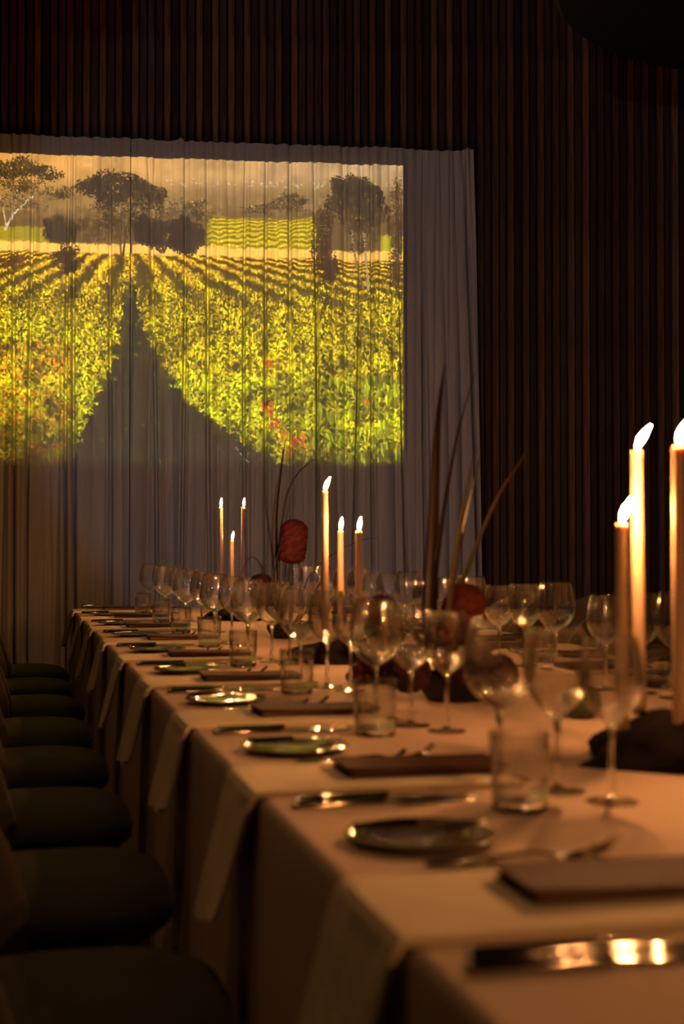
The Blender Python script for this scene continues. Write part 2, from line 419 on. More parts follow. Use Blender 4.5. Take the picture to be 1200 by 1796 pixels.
# ------------------------------------------------------------------ mesh helpers
class MB:
    def __init__(s): s.v = []; s.f = []
    def add(s, v, f):
        o = len(s.v); s.v += [tuple(p) for p in v]; s.f += [tuple(i + o for i in q) for q in f]
    def box(s, x0, x1, y0, y1, z0, z1):
        s.add([(x0, y0, z0), (x1, y0, z0), (x1, y1, z0), (x0, y1, z0), (x0, y0, z1), (x1, y0, z1), (x1, y1, z1), (x0, y1, z1)],
              [(3, 2, 1, 0), (4, 5, 6, 7), (0, 1, 5, 4), (1, 2, 6, 5), (2, 3, 7, 6), (3, 0, 4, 7)])
    def lathe(s, prof, seg=24, axis=None, closed=False):
        v = []; n = len(prof)
        for k in range(seg):
            a = 2 * PI * k / seg
            for r, z in prof: v.append((r * math.cos(a), r * math.sin(a), z))
        f = []
        m = n if closed else n - 1
        for k in range(seg):
            k2 = (k + 1) % seg
            for i in range(m):
                j = (i + 1) % n
                f.append((k * n + i, k2 * n + i, k2 * n + j, k * n + j))
        if axis is not None: v = [axis @ Vector(p) for p in v]
        s.add(v, f)
    def tube(s, pts, rad, seg=8, flat=1.0, side=None):
        pts = [Vector(p) for p in pts]; n = len(pts)
        if not hasattr(rad, '__len__'): rad = [rad] * n
        v = []; f = []
        up = Vector(side) if side is not None else None
        for i, p in enumerate(pts):
            t = (pts[min(i + 1, n - 1)] - pts[max(i - 1, 0)]).normalized()
            ref = up if up is not None else (Vector((0, 0, 1)) if abs(t.z) < .9 else Vector((1, 0, 0)))
            a = (ref - t * ref.dot(t)).normalized(); b = t.cross(a)
            for k in range(seg):
                th = 2 * PI * k / seg
                v.append(p + a * (rad[i] * math.cos(th)) + b * (rad[i] * flat * math.sin(th)))
        for i in range(n - 1):
            for k in range(seg):
                k2 = (k + 1) % seg
                f.append((i * seg + k, i * seg + k2, (i + 1) * seg + k2, (i + 1) * seg + k))
        f.append(tuple(range(seg - 1, -1, -1))); f.append(tuple((n - 1) * seg + k for k in range(seg)))
        s.add(v, f)
    def grid(s, P):                                   # P: rows x cols of points
        r, c = len(P), len(P[0])
        s.add([p for row in P for p in row], [(i * c + j, i * c + j + 1, (i + 1) * c + j + 1, (i + 1) * c + j) for i in range(r - 1) for j in range(c - 1)])
    def shell(s, A, B):                               # two matching grids closed into a solid sheet
        r, c = len(A), len(A[0]); n = r * c
        v = [p for row in A for p in row] + [p for row in B for p in row]; f = []
        for i in range(r - 1):
            for j in range(c - 1):
                q = (i * c + j, i * c + j + 1, (i + 1) * c + j + 1, (i + 1) * c + j)
                f.append(q); f.append(tuple(n + k for k in reversed(q)))
        rim = [j for j in range(c)] + [i * c + c - 1 for i in range(1, r)] + [(r - 1) * c + j for j in range(c - 2, -1, -1)] + [i * c for i in range(r - 2, 0, -1)]
        for a, b in zip(rim, rim[1:] + rim[:1]): f.append((b, a, n + a, n + b))
        s.add(v, f)
    def mesh(s, name, m, smooth=True, fix=True):
        me = bpy.data.meshes.new(name); me.from_pydata(s.v, [], s.f); me.validate()
        if fix:
            import bmesh
            b = bmesh.new(); b.from_mesh(me); bmesh.ops.recalc_face_normals(b, faces=b.faces); b.to_mesh(me); b.free()
        if m is not None: me.materials.append(m)
        if smooth:
            me.shade_smooth()
            if smooth != 'all': me.set_sharp_from_angle(angle=R(38))
        return me
    def build(s, name, m, parent=None, smooth=True, fix=True):
        return link(name, s.mesh(name, m, smooth, fix), parent)

def link(name, me, parent=None):
    o = bpy.data.objects.new(name, me); COL.objects.link(o)
    if parent is not None: o.parent = parent
    return o
def tag(o, label, cat, group=None):
    o['label'] = label; o['category'] = cat
    if group: o['group'] = group
    return o
def thing(name, label, cat, loc=(0, 0, 0), rz=0.0, group=None):
    o = bpy.data.objects.new(name, None); COL.objects.link(o)
    o.location = loc; o.rotation_euler = (0, 0, rz); o.empty_display_size = .05
    return tag(o, label, cat, group)
def struct(o): o['kind'] = 'structure'; return o
def dup(root, loc, rz, label, group=None):
    r = root.copy(); COL.objects.link(r); r.location = loc; r.rotation_euler = (0, 0, rz); r['label'] = label
    if group: r['group'] = group
    for ch in list(root.children):
        c = ch.copy(); COL.objects.link(c); c.parent = r
        for g in ch.children:
            d = g.copy(); COL.objects.link(d); d.parent = c
    return r

# ------------------------------------------------------------------ the room
CZ = 4.75
b = MB(); b.box(-5.2, 7.0, -3.5, 10.5, -.1, 0); struct(b.build('floor', M['floor'], smooth=False))
b = MB(); b.box(-5.2, 7.0, -3.5, 10.5, CZ, CZ + .1); struct(b.build('ceiling', M['ceiling'], smooth=False))
b = MB(); b.box(-5.3, -5.2, -3.5, 10.5, 0, CZ); struct(b.build('wall_left', M['plaster'], smooth=False))
b = MB(); b.box(7.0, 7.1, -3.5, 10.5, 0, CZ); struct(b.build('wall_right', M['plaster'], smooth=False))
wb = bpy.data.objects.new('wall_back', None)
b = MB(); b.box(-6.9, 5.3, 0, .1, 0, CZ)
wb = struct(b.build('wall_back', M['backing'], smooth=False)); wb.location = W0; wb.rotation_euler = (0, 0, WROT)
PITCH = .0475
def slat_mesh(d, m):
    q = MB(); w = .0182; c = .002; z0, z1 = 0.0, CZ - .004
    pr = [(-w, 0), (-w, -d + c), (-w + c, -d), (w - c, -d), (w, -d + c), (w, 0)]
    q.add([(x, y, z0) for x, y in pr] + [(x, y, z1) for x, y in pr],
          [(i, (i + 1) % 6, (i + 1) % 6 + 6, i + 6) for i in range(6)] + [tuple(range(5, -1, -1)), tuple(range(6, 12))])
    return q.mesh('slat', m, smooth=False)
s1, s2 = slat_mesh(.040, M['slat']), slat_mesh(.024, M['slat_dark'])
i = 0; s = -6.8
while s < 5.2:
    o = link('slat', s1 if i % 2 else s2, wb); o.location = (s, 0, 0)
    s += PITCH; i += 1

# ------------------------------------------------------------------ the curtain, two gathered panels
def curtain_panel(sa, sb, top, label, seed, corner=False):
    r = np.random.default_rng(seed)
    # crease lines: many at the top, drifting and merging on the way down
    cr = [sa]
    while cr[-1] < sb - .035: cr.append(cr[-1] + r.uniform(.035, .085))
    cr = np.array(cr); n = len(cr)
    drift = r.normal(0, .022, n); bow = r.normal(0, .012, n)
    amp = r.uniform(.010, .030, n); big = r.uniform(.0, 1, n)
    ns = int((sb - sa) / .0042); nz = 44
    ss = np.linspace(sa, sb, ns)
    zs = np.concatenate([np.linspace(.012, top - .16, nz - 9), np.linspace(top - .14, top, 9)])
    P = []
    ndeep = int((sb - sa) / .165); dc = sa + (np.arange(ndeep) + r.uniform(.1, .9, ndeep)) * (sb - sa) / ndeep; dd_ = r.normal(.02, .035, ndeep)
    lowk = r.uniform(1.6, 3.2, 5); lowp = r.uniform(0, 6.28, 5)
    for z in zs:
        f = 1 - z / top
        c = np.sort(cr + drift * f * 1.6 + bow * np.sin(3 * f + big * 6))
        idx = np.clip(np.searchsorted(c, ss) - 1, 0, n - 2)
        w = np.maximum(c[idx + 1] - c[idx], 1e-3)
        t = np.clip((ss - c[idx]) / w, 0, 1)
        bump = (np.maximum(4 * t * (1 - t), 0) ** .55) * amp[idx] * np.minimum(w / .05, 1.6)
        broad = sum(np.sin(ss * lowk[k] * 6.2 + lowp[k] + .5 * f) for k in range(5)) * .012
        for kk in range(ndeep):
            cx_ = dc[kk] + dd_[kk] * f + .012 * math.sin(4 * f + kk)
            e_ = np.abs(ss - cx_)
            bump = bump - .05 * np.exp(-(e_ / .0075) ** 2) * min(1, .35 + 2.2 * f) + .012 * np.exp(-((e_ - .022) / .014) ** 2)
        d = bump * (.55 + .55 * min(1, f * 3)) + broad * (.25 + 1.1 * f) + .012 * f
        d += .010 * np.sin(ss * 95 + 3 * np.sin(ss * 7)) * np.exp(-f * 26)
        sx = ss.copy(); zz = np.full(ns, z)
        if corner:                                          # the free end is bunched at the top corner
            e = np.clip((ss - (sb - .42)) / .42, 0, 1)
            sx -= e * .035 * np.exp(-f * 3.0); sx += e * .025 * f
            g = np.sin((ss - sb) * 70 + f * 9) * e * np.exp(-((f - .12) / .14) ** 2) * .012
            d += g + .02 * e * np.exp(-f * 12)
            zz += (.014 * np.exp(-((ss - sb + .03) / .03) ** 2) - .010 * np.sin(np.clip(e, 0, 1) * PI)) * np.exp(-f * 30)
        lip = .0015 * np.sin(ss * 60 + big[0] * 9) + .002 * np.sin(ss * 9) + (.018 * np.exp(-((ss + .978) / .018) ** 2))
        zz += lip * np.exp(-f * 60)
        P.append([wall_pt(a, CURTAIN_D + dd - .035, q) for a, dd, q in zip(sx, d, zz)])
    q = MB(); q.grid(P)
    # folded hem over the rail at the top
    top_row = P[-1]; back = [wall_pt((p - W0).dot(WT), CURTAIN_D - .078, p.z) for p in top_row]; back2 = [p - Vector((0, 0, .09)) for p in back]
    q.grid([top_row, [(p + q2) / 2 + Vector((0, 0, .005)) for p, q2 in zip(top_row, back)], back, back2])
    o = q.build('curtain', M['curtain'], smooth='all', fix=False)
    return tag(o, label, 'curtain', None)
curtain_panel(-3.25, -1.266, 3.425, 'grey curtain panel left of the seam, at the left picture edge', 3)
curtain_panel(-1.262, .815, 3.42, 'wide grey curtain panel with free right edge beside the bare timber slats', 8, True)
# rail the curtains hang from
rail = thing('curtain_rail', 'thin black rail carrying the grey curtain along its top edge', 'rail')
b = MB(); b.tube([wall_pt(-3.3, CURTAIN_D - .062, 3.365), wall_pt(.80, CURTAIN_D - .062, 3.365)], .009, 8); b.build('rod', M['leg'], rail)
for s in (-3.1, -2.3, -1.24, -.4, .4, .76):
    b = MB(); b.tube([wall_pt(s, .042, 3.365), wall_pt(s, CURTAIN_D - .066, 3.365)], .007, 8); b.build('bracket', M['leg'], rail)

# big black round raft hung below the ceiling in the upper corner
pd = thing('acoustic_raft', 'large black round raft hanging below the ceiling in the upper right corner', 'ceiling raft', (3.47, 5.78, 3.64))
b = MB(); b.lathe([(.0001, 0), (1.33, 0), (1.35, .02), (1.35, .28), (1.33, .30), (.0001, .30)], 96); b.build('drum', M['pendant'], pd)
for k in range(4):
    a = PI / 4 + k * PI / 2
    b = MB(); b.tube([(math.cos(a), math.sin(a), .29), (math.cos(a), math.sin(a), CZ - 3.645)], .008, 8); b.build('suspension_rod', M['leg'], pd)

# ------------------------------------------------------------------ the table
TW_, TY0, TY1, TH_ = 1.36, -.55, 6.80, .75
tb = thing('banquet_table', 'long banquet table hidden under the floor-length cloth', 'table', (0, 0, 0))
b = MB(); b.box(.02, TW_ - .02, TY0 + .02, TY1 - .02, TH_ - .035, TH_ - .004); b.build('tabletop', M['floor'], tb, smooth=False)
for x in (.15, TW_ - .15):
    for y in np.linspace(TY0 + .3, TY1 - .3, 4):
        b = MB(); b.tube([(x, y, 0), (x, y, TH_ - .035)], .02, 10); b.build('leg', M['leg'], tb)
def tablecloth():
    rad = .03; per = []
    def arc(cx, cy, a0):
        for k in range(7):
            a = a0 + k / 6 * PI / 2; per.append((cx + rad * math.cos(a), cy + rad * math.sin(a), math.cos(a), math.sin(a)))
    def line(p, q, nx, ny, n):
        for k in range(1, n):
            t = k / n; per.append((p[0] + (q[0] - p[0]) * t, p[1] + (q[1] - p[1]) * t, nx, ny))
    x0, x1, y0, y1 = 0, TW_, TY0, TY1
    arc(x1 - rad, y1 - rad, 0); line((x1 - rad, y1), (x0 + rad, y1), 0, 1, 70)
    arc(x0 + rad, y1 - rad, PI / 2); line((x0, y1 - rad), (x0, y0 + rad), -1, 0, 330)
    arc(x0 + rad, y0 + rad, PI); line((x0 + rad, y0), (x1 - rad, y0), 0, -1, 70)
    arc(x1 - rad, y0 + rad, 1.5 * PI); line((x1, y0 + rad), (x1, y1 - rad), 1, 0, 330)
    n = len(per); L = np.zeros(n)
    for i in range(1, n): L[i] = L[i - 1] + math.hypot(per[i][0] - per[i - 1][0], per[i][1] - per[i - 1][1])
    fold = .5 + .5 * np.sin(L * 9.5 + 1.8 * np.sin(L * 2.3) + 1.1 * np.sin(L * 5.1))
    fold = fold ** 1.6
    rings = [(-.012, TH_)] + [(-.012 + .012 * math.sin(a), TH_ - .012 + .012 * math.cos(a)) for a in np.linspace(.3, PI / 2, 4)]
    rings += [(0, z) for z in np.linspace(.70, .012, 15)]
    v = []; f = []
    for (off, z) in rings:
        g = max(0, .738 - z) / .738
        for i, (x, y, nx, ny) in enumerate(per):
            d = off + g ** .8 * (.024 * fold[i] + .004)
            v.append((x + nx * d, y + ny * d, z))
    m = len(rings)
    for r_ in range(m - 1):
        for i in range(n):
            j = (i + 1) % n
            f.append((r_ * n + j, r_ * n + i, (r_ + 1) * n + i, (r_ + 1) * n + j))
    f.append(tuple(range(n)))
    q = MB(); q.add(v, f)
    return q.build('tablecloth', M['cloth'], smooth='all')
tag(tablecloth(), 'floor-length pale linen cloth draped over the long banquet table', 'tablecloth')

# ------------------------------------------------------------------ chairs
def chair_proto():
    t = thing('dining_chair', '', 'chair')
    # seat: a soft domed D, front towards +X
    def plan(a, k=1.0):
        c, s_ = math.cos(a), math.sin(a)
        e = .62
        return (math.copysign(abs(c) ** e, c) * .235 * k, math.copysign(abs(s_) ** e, s_) * .245 * k)
    q = MB(); rings = [(.0, .488), (.35, .487), (.65, .482), (.85, .472), (.95, .460), (1.0, .440), (.985, .418), (.92, .405), (.5, .402), (0, .402)]
    seg = 40; v = []; f = []
    for (k, z) in rings:
        for j in range(seg):
            x, y = plan(2 * PI * j / seg, max(k, .002)); v.append((x, y, z - .012 * max(0, -x / .235) * (1 if z > .43 else 0) + .006 * max(0, x / .235) * (1 if z > .43 else 0)))
    for i in range(len(rings) - 1):
        for j in range(seg): f.append((i * seg + j, i * seg + (j + 1) % seg, (i + 1) * seg + (j + 1) % seg, (i + 1) * seg + j))
    q.add(v, f); q.build('seat', M['velvet'], t, smooth='all')
    # wrap-around back that rises from low sides
    A = []; B = []
    na, nz = 33, 9
    for i in range(na):
        a = R(-84 + 168 * i / (na - 1)); ra = []; rb = []
        top = .455 + .37 * max(0.02, math.cos(a * 1.06)) ** .38
        edge = abs(a) / R(84)
        if edge > .8: top -= .02 * ((edge - .8) / .2) ** 2
        for j in range(nz):
            u = j / (nz - 1); z = .425 + (top - .425) * u
            lean = .06 * u * math.cos(a * .5)
            for rr, L_ in ((.262, ra), (.232, rb)):
                rr2 = rr - (.008 if j == nz - 1 and L_ is ra else 0) + (.008 if j == nz - 1 and L_ is rb else 0)
                L_.append((-(rr2 + lean) * math.cos(a) - .0, (rr2 + .02 + lean * .4) * math.sin(a), z))
        A.append(ra); B.append(rb)
    q = MB(); q.shell(A, B); q.build('backrest', M['velvet'], t, smooth='all')
    for sx, sy in ((1, 1), (1, -1), (-1, 1), (-1, -1)):
        q = MB(); q.tube([(sx * .15, sy * .16, .408), (sx * .21, sy * .215, -.028)], [.014, .009], 10); q.build('leg', M['leg'], t)
    q = MB(); q.tube([(.15, .16, .39), (.15, -.16, .39)], .009, 8); q.tube([(-.15, .16, .39), (-.15, -.16, .39)], .009, 8)
    q.tube([(.15, 0, .39), (-.15, 0, .39)], .009, 8); q.build('under_frame', M['leg'], t)
    return t
ORD = ['nearest', 'second', 'third', 'fourth', 'fifth', 'sixth', 'seventh', 'eighth', 'farthest']
def place(k): return ORD[k] + ' place'
def YK(k): return 1.19 + .665 * k
ch = chair_proto(); first = True
for k in range(9):
    jx = random.uniform(-.012, .012); jr = random.uniform(-.05, .05)
    lab = 'dark velvet chair on the left aisle side, ' + ('nearest the camera' if k == 0 else 'farthest, by the curtain' if k == 8 else ORD[k] + ' from the camera')
    loc = (-.262 + jx, YK(k) - .03, .028)
    if first:
        ch.location = loc; ch.rotation_euler = (0, 0, jr); ch['label'] = lab; ch['group'] = 'chairs on the left aisle side'; first = False
    else: dup(ch, loc, jr, lab)
for k in range(3, 9):
    lab = 'dark velvet chair across the table, ' + ('farthest, by the curtain' if k == 8 else 'nearest of that row, partly out of frame' if k == 3 else ['first', 'second', 'third', 'fourth', 'fifth'][k - 4] + ' whose back shows beyond the glasses')
    dup(ch, (TW_ + (.262 if k != 5 else .47), YK(k) + (random.uniform(-.02, .02) if k != 5 else -.10), .028), PI + random.uniform(-.06, .06), lab, 'chairs across the table')

# ------------------------------------------------------------------ tableware prototypes (built at the origin, moved on first use)
def lathe_obj(name, prof, m, parent, seg=32, closed=False, smooth=True):
    q = MB(); q.lathe(prof, seg, closed=closed); return q.build(name, m, parent, smooth=smooth)
def shell_profile(outer, th):
    inner = [(max(.0002, r - th), z + (th if i == 0 else 0)) for i, (r, z) in enumerate(outer)]
    return outer + inner[::-1]
def wine_glass(rb, h, hb, rim):
    t = thing('wine_glass', '', 'wine glass')
    zb = h - hb
    prof = [(.004, zb), (.012, zb + .004)]
    for u in np.linspace(.12, 1, 13):
        z = zb + hb * u
        r = rb * math.sin(min(1, u / .46) * PI / 2) ** .62 if u < .46 else rb - (rb - rim) * ((u - .46) / .54) ** 1.7
        prof.append((r, z))
    q = MB(); q.lathe(shell_profile(prof, .0016), 40, closed=True); q.build('bowl', M['thin_glass'], t, smooth='all')
    lathe_obj('stem', [(.0002, .006), (.006, .006), (.0042, .018), (.0036, zb * .5), (.0038, zb * .8), (.0055, zb - .004), (.008, zb + .002), (.0002, zb + .002)], M['solid_glass'], t, 14)
    fr = rb * .82
    lathe_obj('foot', [(.0002, 0), (fr * .97, 0), (fr, .001), (fr * .97, .0022), (fr * .5, .0034), (.008, .0065), (.0002, .008)], M['thin_glass'], t, 32)
    return t
def tumbler():
    t = thing('tumbler', '', 'glass')
    q = MB(); q.lathe(shell_profile([(.0335, .012), (.0345, .04), (.0355, .07), (.0365, .092)], .0016)[::1], 36, closed=True); q.build('body', M['thin_glass'], t, smooth='all')
    lathe_obj('base', [(.0002, .0), (.028, .0), (.0325, .002), (.0337, .006), (.0337, .0118), (.031, .0116), (.022, .0100), (.0002, .0092)], M['solid_glass'], t, 36)
    return t
def flat_outline(q, pts, z, th, crown=0.0):        # a bar along x: pts (x, halfwidth, dz); domed on top by crown
    A = []; B = []
    for (x, w, dz) in pts:
        ra = []; rb = []
        for k in range(9):
            c = math.cos(PI * (1 - k / 8)); h = math.sin(PI * k / 8)
            ra.append((x, w * c, z + dz + th * .5 + (th * .5 + crown) * h)); rb.append((x, w * c, z + dz + th * .5 - th * .5 * h ** .5))
        A.append(ra); B.append([(x_, y_ * .999, z_ - .0001) for x_, y_, z_ in rb])
    q.shell(A, B)
def knife(name='table_knife', hl=.115, bl=.118, hw=.0085, bw=.0095):
    t = thing(name, '', 'knife')
    q = MB(); flat_outline(q, [(0, hw * .55, 0), (.003, hw * .95, 0), (.012, hw, 0), (hl * .5, hw * .92, 0), (hl - .006, hw * .72, 0), (hl, hw * .6, 0)], 0.0, .0065, .0042); q.build('handle', M['knife_handle'], t)
    q = MB(); L = hl
    flat_outline(q, [(L, hw * .55, .003), (L + .01, hw * .7, .003), (L + .02, bw, .003), (L + bl * .6, bw * 1.05, .002), (L + bl * .85, bw * .8, .001), (L + bl * .96, bw * .4, .0005), (L + bl, bw * .08, .0)], 0, .0016, .0004); q.build('blade', M['steel'], t)
    return t
def fork():
    t = thing('table_fork', '', 'fork')
    q = MB(); flat_outline(q, [(0, .0058, .0), (.004, .0085, .0), (.02, .0085, .001), (.07, .006, .003), (.115, .0036, .0055), (.132, .0036, .004)], 0, .003, .0008); q.build('handle', M['knife_handle'], t)
    q = MB()
    flat_outline(q, [(.130, .0036, .004), (.138, .007, .002), (.147, .0115, .0), (.158, .0125, .0005)], 0, .002, .0003)
    for k in range(4):
        y = (-1.5 + k) * .0066
        q.tube([(.156, y, .0016), (.175, y, .004), (.192, y * .98, .009), (.206, y * .95, .021)], [.0020, .0019, .0016, .0007], 6)
    q.build('head', M['steel'], t)
    return t
def side_plate():
    t = thing('side_plate', '', 'plate')
    lathe_obj('dish', [(.0002, .002), (.046, .004), (.052, .0045), (.060, .0065), (.077, .0090), (.080, .0098), (.081, .0108), (.079, .0116), (.060, .0098), (.050, .0085), (.040, .0068), (.025, .0052), (.0002, .0044)], M['plate'], t, 48, smooth='all')
    lathe_obj('foot_ring', [(.044, .0), (.049, .0), (.050, .0055), (.043, .0045)], M['plate'], t, 40, closed=True)
    return t
def menu():
    t = thing('menu_folder', '', 'menu')
    # two stiff boards with a thin sheaf between them
    q = MB(); flat = lambda z0, z1, i: q.box(i, .225 - i, -.056 + i, .056 - i, z0, z1)
    flat(0, .0022, .004); q.build('bottom_board', M['menu'], t, smooth=False)
    q = MB(); q.box(.008, .219, -.049, .049, .0022, .0070); q.build('pages', M['menu_page'], t, smooth=False)
    q = MB()
    A = []; B = []
    for x in np.linspace(0, .225, 10):
        lift = .004 * ((.225 - x) / .225) ** 3
        A.append([(x, y, .0096 + lift + .0006 * math.cos(y * 28)) for y in np.linspace(-.056, .056, 6)]); B.append([(x, y, .0071 + lift) for y in np.linspace(-.056, .056, 6)])
    q.shell(A, B); q.build('top_board', M['menu'], t)
    return t
def napkin(seed):
    r = random.Random(seed); TH = .0065
    # path: on the table, over the edge, hanging
    path = [(.345, 0), (.30, 0), (.20, 0), (.10, 0), (.03, 0), (.008, 0)]
    pts = [(x, .7508) for x, _ in path]
    for a in (25, 50, 75, 90):
        pts.append((-.001 - .006 * math.sin(R(a)), .7508 - .010 * (1 - math.cos(R(a))) ))
    drop = r.uniform(.140, .170); out = r.uniform(.026, .034)
    nh = 9
    for k in range(1, nh + 1):
        u = k / nh; pts.append((-.010 - out * u ** 1.1, .7408 - drop * u))
    A = []; B = []; n = len(pts); ph = r.uniform(0, 6); skew = r.uniform(.01, .05)
    for i, (x, z) in enumerate(pts):
        hang = max(0, (i - 8) / (n - 9)); ra = []; rb = []
        p0 = Vector(pts[max(i - 1, 0)]); p1 = Vector(pts[min(i + 1, n - 1)]); tg = (p1 - p0).normalized(); nx, nz = tg.y, -tg.x
        if nz < -.01 or (abs(nz) < .01 and nx > 0): nx, nz = -nx, -nz
        if i < 6: nx, nz = 0, 1
        hw = .104 - .016 * hang ** .7
        for j in range(15):
            v_ = j / 14 * 2 - 1
            y = v_ * hw + skew * hang
            wob = hang * .012 * math.sin(v_ * 5.5 + ph) + .0008 * math.sin(v_ * 9 + x * 40)
            wob = abs(wob)
            zz = z - (hang ** 6) * .018 * (v_ * .8 + math.sin(ph + v_ * 3) * .3)
            th = TH * (1 - .35 * hang)
            ra.append((x + nx * (th + wob), y, zz + nz * (th + wob))); rb.append((x + nx * wob * .95, y, zz + nz * wob * .95 if i >= 6 else z))
        A.append(ra); B.append(rb)
    q = MB(); q.shell(A, B)
    return q.mesh('napkin', M['napkin'], smooth=True)

big = wine_glass(.049, .216, .122, .037); mid = wine_glass(.043, .210, .114, .033); small = wine_glass(.040, .203, .106, .031); tum = tumbler()
kn = knife(); bk = knife('butter_knife', .075, .085, .007, .0085); fk = fork(); pl = side_plate(); mn = menu()
used = set()
def put(proto, loc, rz, label, group):
    if proto.name not in used:
        used.add(proto.name); proto.location = loc; proto.rotation_euler = (0, 0, rz); proto['label'] = label; proto['group'] = group; return proto
    return dup(proto, loc, rz, label, group)
napmesh = [napkin(s) for s in range(6)]
def setting(k, side):
    J = lambda a=.006: random.uniform(-a, a)
    yc = YK(k) + (0 if side == 0 else .10)
    def at(x, dy, z=TH_):
        return (x, yc + dy, z) if side == 0 else (TW_ - x, yc - dy, z)
    rz = 0 if side == 0 else PI
    sd = 'left side' if side == 0 else 'right side'
    pk = place(k) + ' from the camera, ' + sd
    o = link('napkin', napmesh[(k * 2 + side) % 6]); o.location = (0 if side == 0 else TW_, yc, 0); o.rotation_euler = (0, 0, rz + J(.01))
    tag(o, 'cream napkin hanging over the table edge, ' + pk, 'napkin', 'napkins at the places')
    put(mn, at(.125 + J(), .015, .7594), rz + J(.03), 'dark brown menu folder lying on the napkin, ' + pk, 'menu folders')
    put(kn, at(.032 + J(), -.150), rz + J(.03), 'steel knife next to the napkin, ' + pk, 'table knives')
    put(kn, at(.026 + J(), -.182), rz + J(.03), 'outer steel knife, on the glass side, ' + pk, 'table knives')
    put(fk, at(.050 + J(), .122), rz + J(.03), 'steel fork next to the napkin, ' + pk, 'table forks')
    put(fk, at(.095 + J(), .162), rz + J(.03), 'outer steel fork, beside the bread plate, ' + pk, 'table forks')
    put(pl, at(.120 + J(), .268), J(3), 'small olive bread plate, ' + pk, 'bread plates')
    put(bk, at(.045 + J(), .283, .7614), rz + .10 + J(.05), 'butter knife across the bread plate, ' + pk, 'butter knives')
    if side == 0 and k == 0: return
    put(tum, at(.285 + J(.01), -.255 + J(.01)), J(3), 'straight clear water tumbler, ' + pk, 'water tumblers')
    put(mid, at(.374 + J(.004), -.146 + J(.003)), J(3), 'middle wine glass of three, ' + pk, 'middle wine glasses')
    put(big, at(.335 + J(.005), -.046 + J(.004)), J(3), 'largest wine glass of three, ' + pk, 'large wine glasses')
    put(small, at(.412 + J(.005), -.232 + J(.003)), J(3), 'smallest wine glass, behind the tumbler, ' + pk, 'smaller wine glasses')
for k in range(9): setting(k, 0)
for k in range(2, 9): setting(k, 1)

# ------------------------------------------------------------------ candles and the dark rocks they stand in
def rock(name, loc, dims, seed, label, lumps):
    r = np.random.default_rng(seed)
    import bmesh
    bm = bmesh.new(); bmesh.ops.create_icosphere(bm, subdivisions=4, radius=1.0)
    dirs = r.normal(0, 1, (14, 3)); dirs /= np.linalg.norm(dirs, axis=1)[:, None]; am = r.uniform(-.16, .16, 14); fr = r.uniform(2, 7, 14); ph = r.uniform(0, 6, 14)
    for v in bm.verts:
        p = np.array(v.co); d = 1 + sum(am[i] * math.sin(fr[i] * float(dirs[i] @ p) + ph[i]) for i in range(14)) * .8
        x, y, z = p * d
        hz = sum(a * math.exp(-((x * dims[0] - lx) ** 2 + (y * dims[1] - ly) ** 2) / w ** 2) for lx, ly, w, a in lumps)
        v.co = (x * dims[0], y * dims[1], max(-.0, (z if z > 0 else 0) * dims[2] + (hz if z > -.1 else 0)))
    me = bpy.data.meshes.new(name); bm.to_mesh(me); bm.free(); me.materials.append(M['rock']); me.shade_smooth(); me.set_sharp_from_angle(angle=R(28))
    o = link(name, me); o.location = loc
    return tag(o, label, 'rock')
def candle_at(x, y, z0, z1, label, lean=.35, lr=0.0, tilt=0.0):
    t = thing('taper_candle', label, 'candle', (x, y, z0), 0, 'lit taper candles')
    h = z1 - z0
    q = MB(); q.lathe([(.0002, 0), (.0100, 0), (.0103, .01), (.0094, h * .5), (.0080, h - .012), (.0084, h - .005), (.0083, h - .001), (.0074, h), (.005, h - .0015), (.0002, h - .002)], 24)
    q.v = [(a + tilt * c, b_, c) for a, b_, c in q.v]
    q.build('wax', M['wax'], t, smooth='all')
    q = MB(); X = tilt * h
    q.tube([(X, 0, h - .003), (X + .0004, 0, h + .004), (X + .002, 0, h + .008)], .0009, 6); q.build('wick', M['wick'], t)
    q = MB(); fl = .033
    pts = []; rad = []
    for u in np.linspace(0, 1, 10):
        pts.append((X + .0008 + lean * fl * u ** 1.25 * math.cos(lr), lean * fl * u ** 1.25 * math.sin(lr), h + .0045 + fl * u))
        rad.append(max(.0006, 0.0056 * (math.sin(PI * min(1, u * .95 + .06)) ** .8) * (1 - .35 * u)))
    q.tube(pts, rad, 10); q.build('flame', M['flame'], t, smooth='all')
    return t
CN = [   # x, y, foot, top, label, lean
    (.552, 1.901, .800, 1.094, 'short lit candle, leftmost of the nearest candle trio', .42, .0),
    (.611, 1.969, .812, 1.2045, 'tall lit candle behind the short one in the nearest trio', .62, -.008),
    (.610, 1.836, .805, 1.203, 'tall lit candle cut by the right picture edge', .40, -.004),
    (.523, 3.707, .800, 1.201, 'tallest lit candle of the middle trio', .40, -.004),
    (.610, 3.892, .800, 1.097, 'slim lit candle in the centre of the middle trio', .10, -.004),
    (.599, 3.638, .808, 1.094, 'right short lit candle of the middle trio, above the grapes', .15, -.005),
    (.542, 5.707, .795, 1.203, 'left tall lit candle of the farthest trio', .08, .0),
    (.610, 5.843, .795, 1.070, 'shortest lit candle, centre of the farthest trio', .15, .0),
    (.623, 5.637, .795, 1.202, 'right tall lit candle of the farthest trio', .10, .0)]
CN += [(.560, .02, .800, 1.094, 'short lit candle added to brighten the camera end, outside the picture', .3, 0),  # unseen pair added to brighten the near end of the table
       (.625, .09, .812, 1.204, 'tall lit candle added to brighten the camera end, outside the picture', .3, 0)]
for c in CN: candle_at(c[0], c[1], c[2], c[3], c[4], c[5], -YAW, c[6])
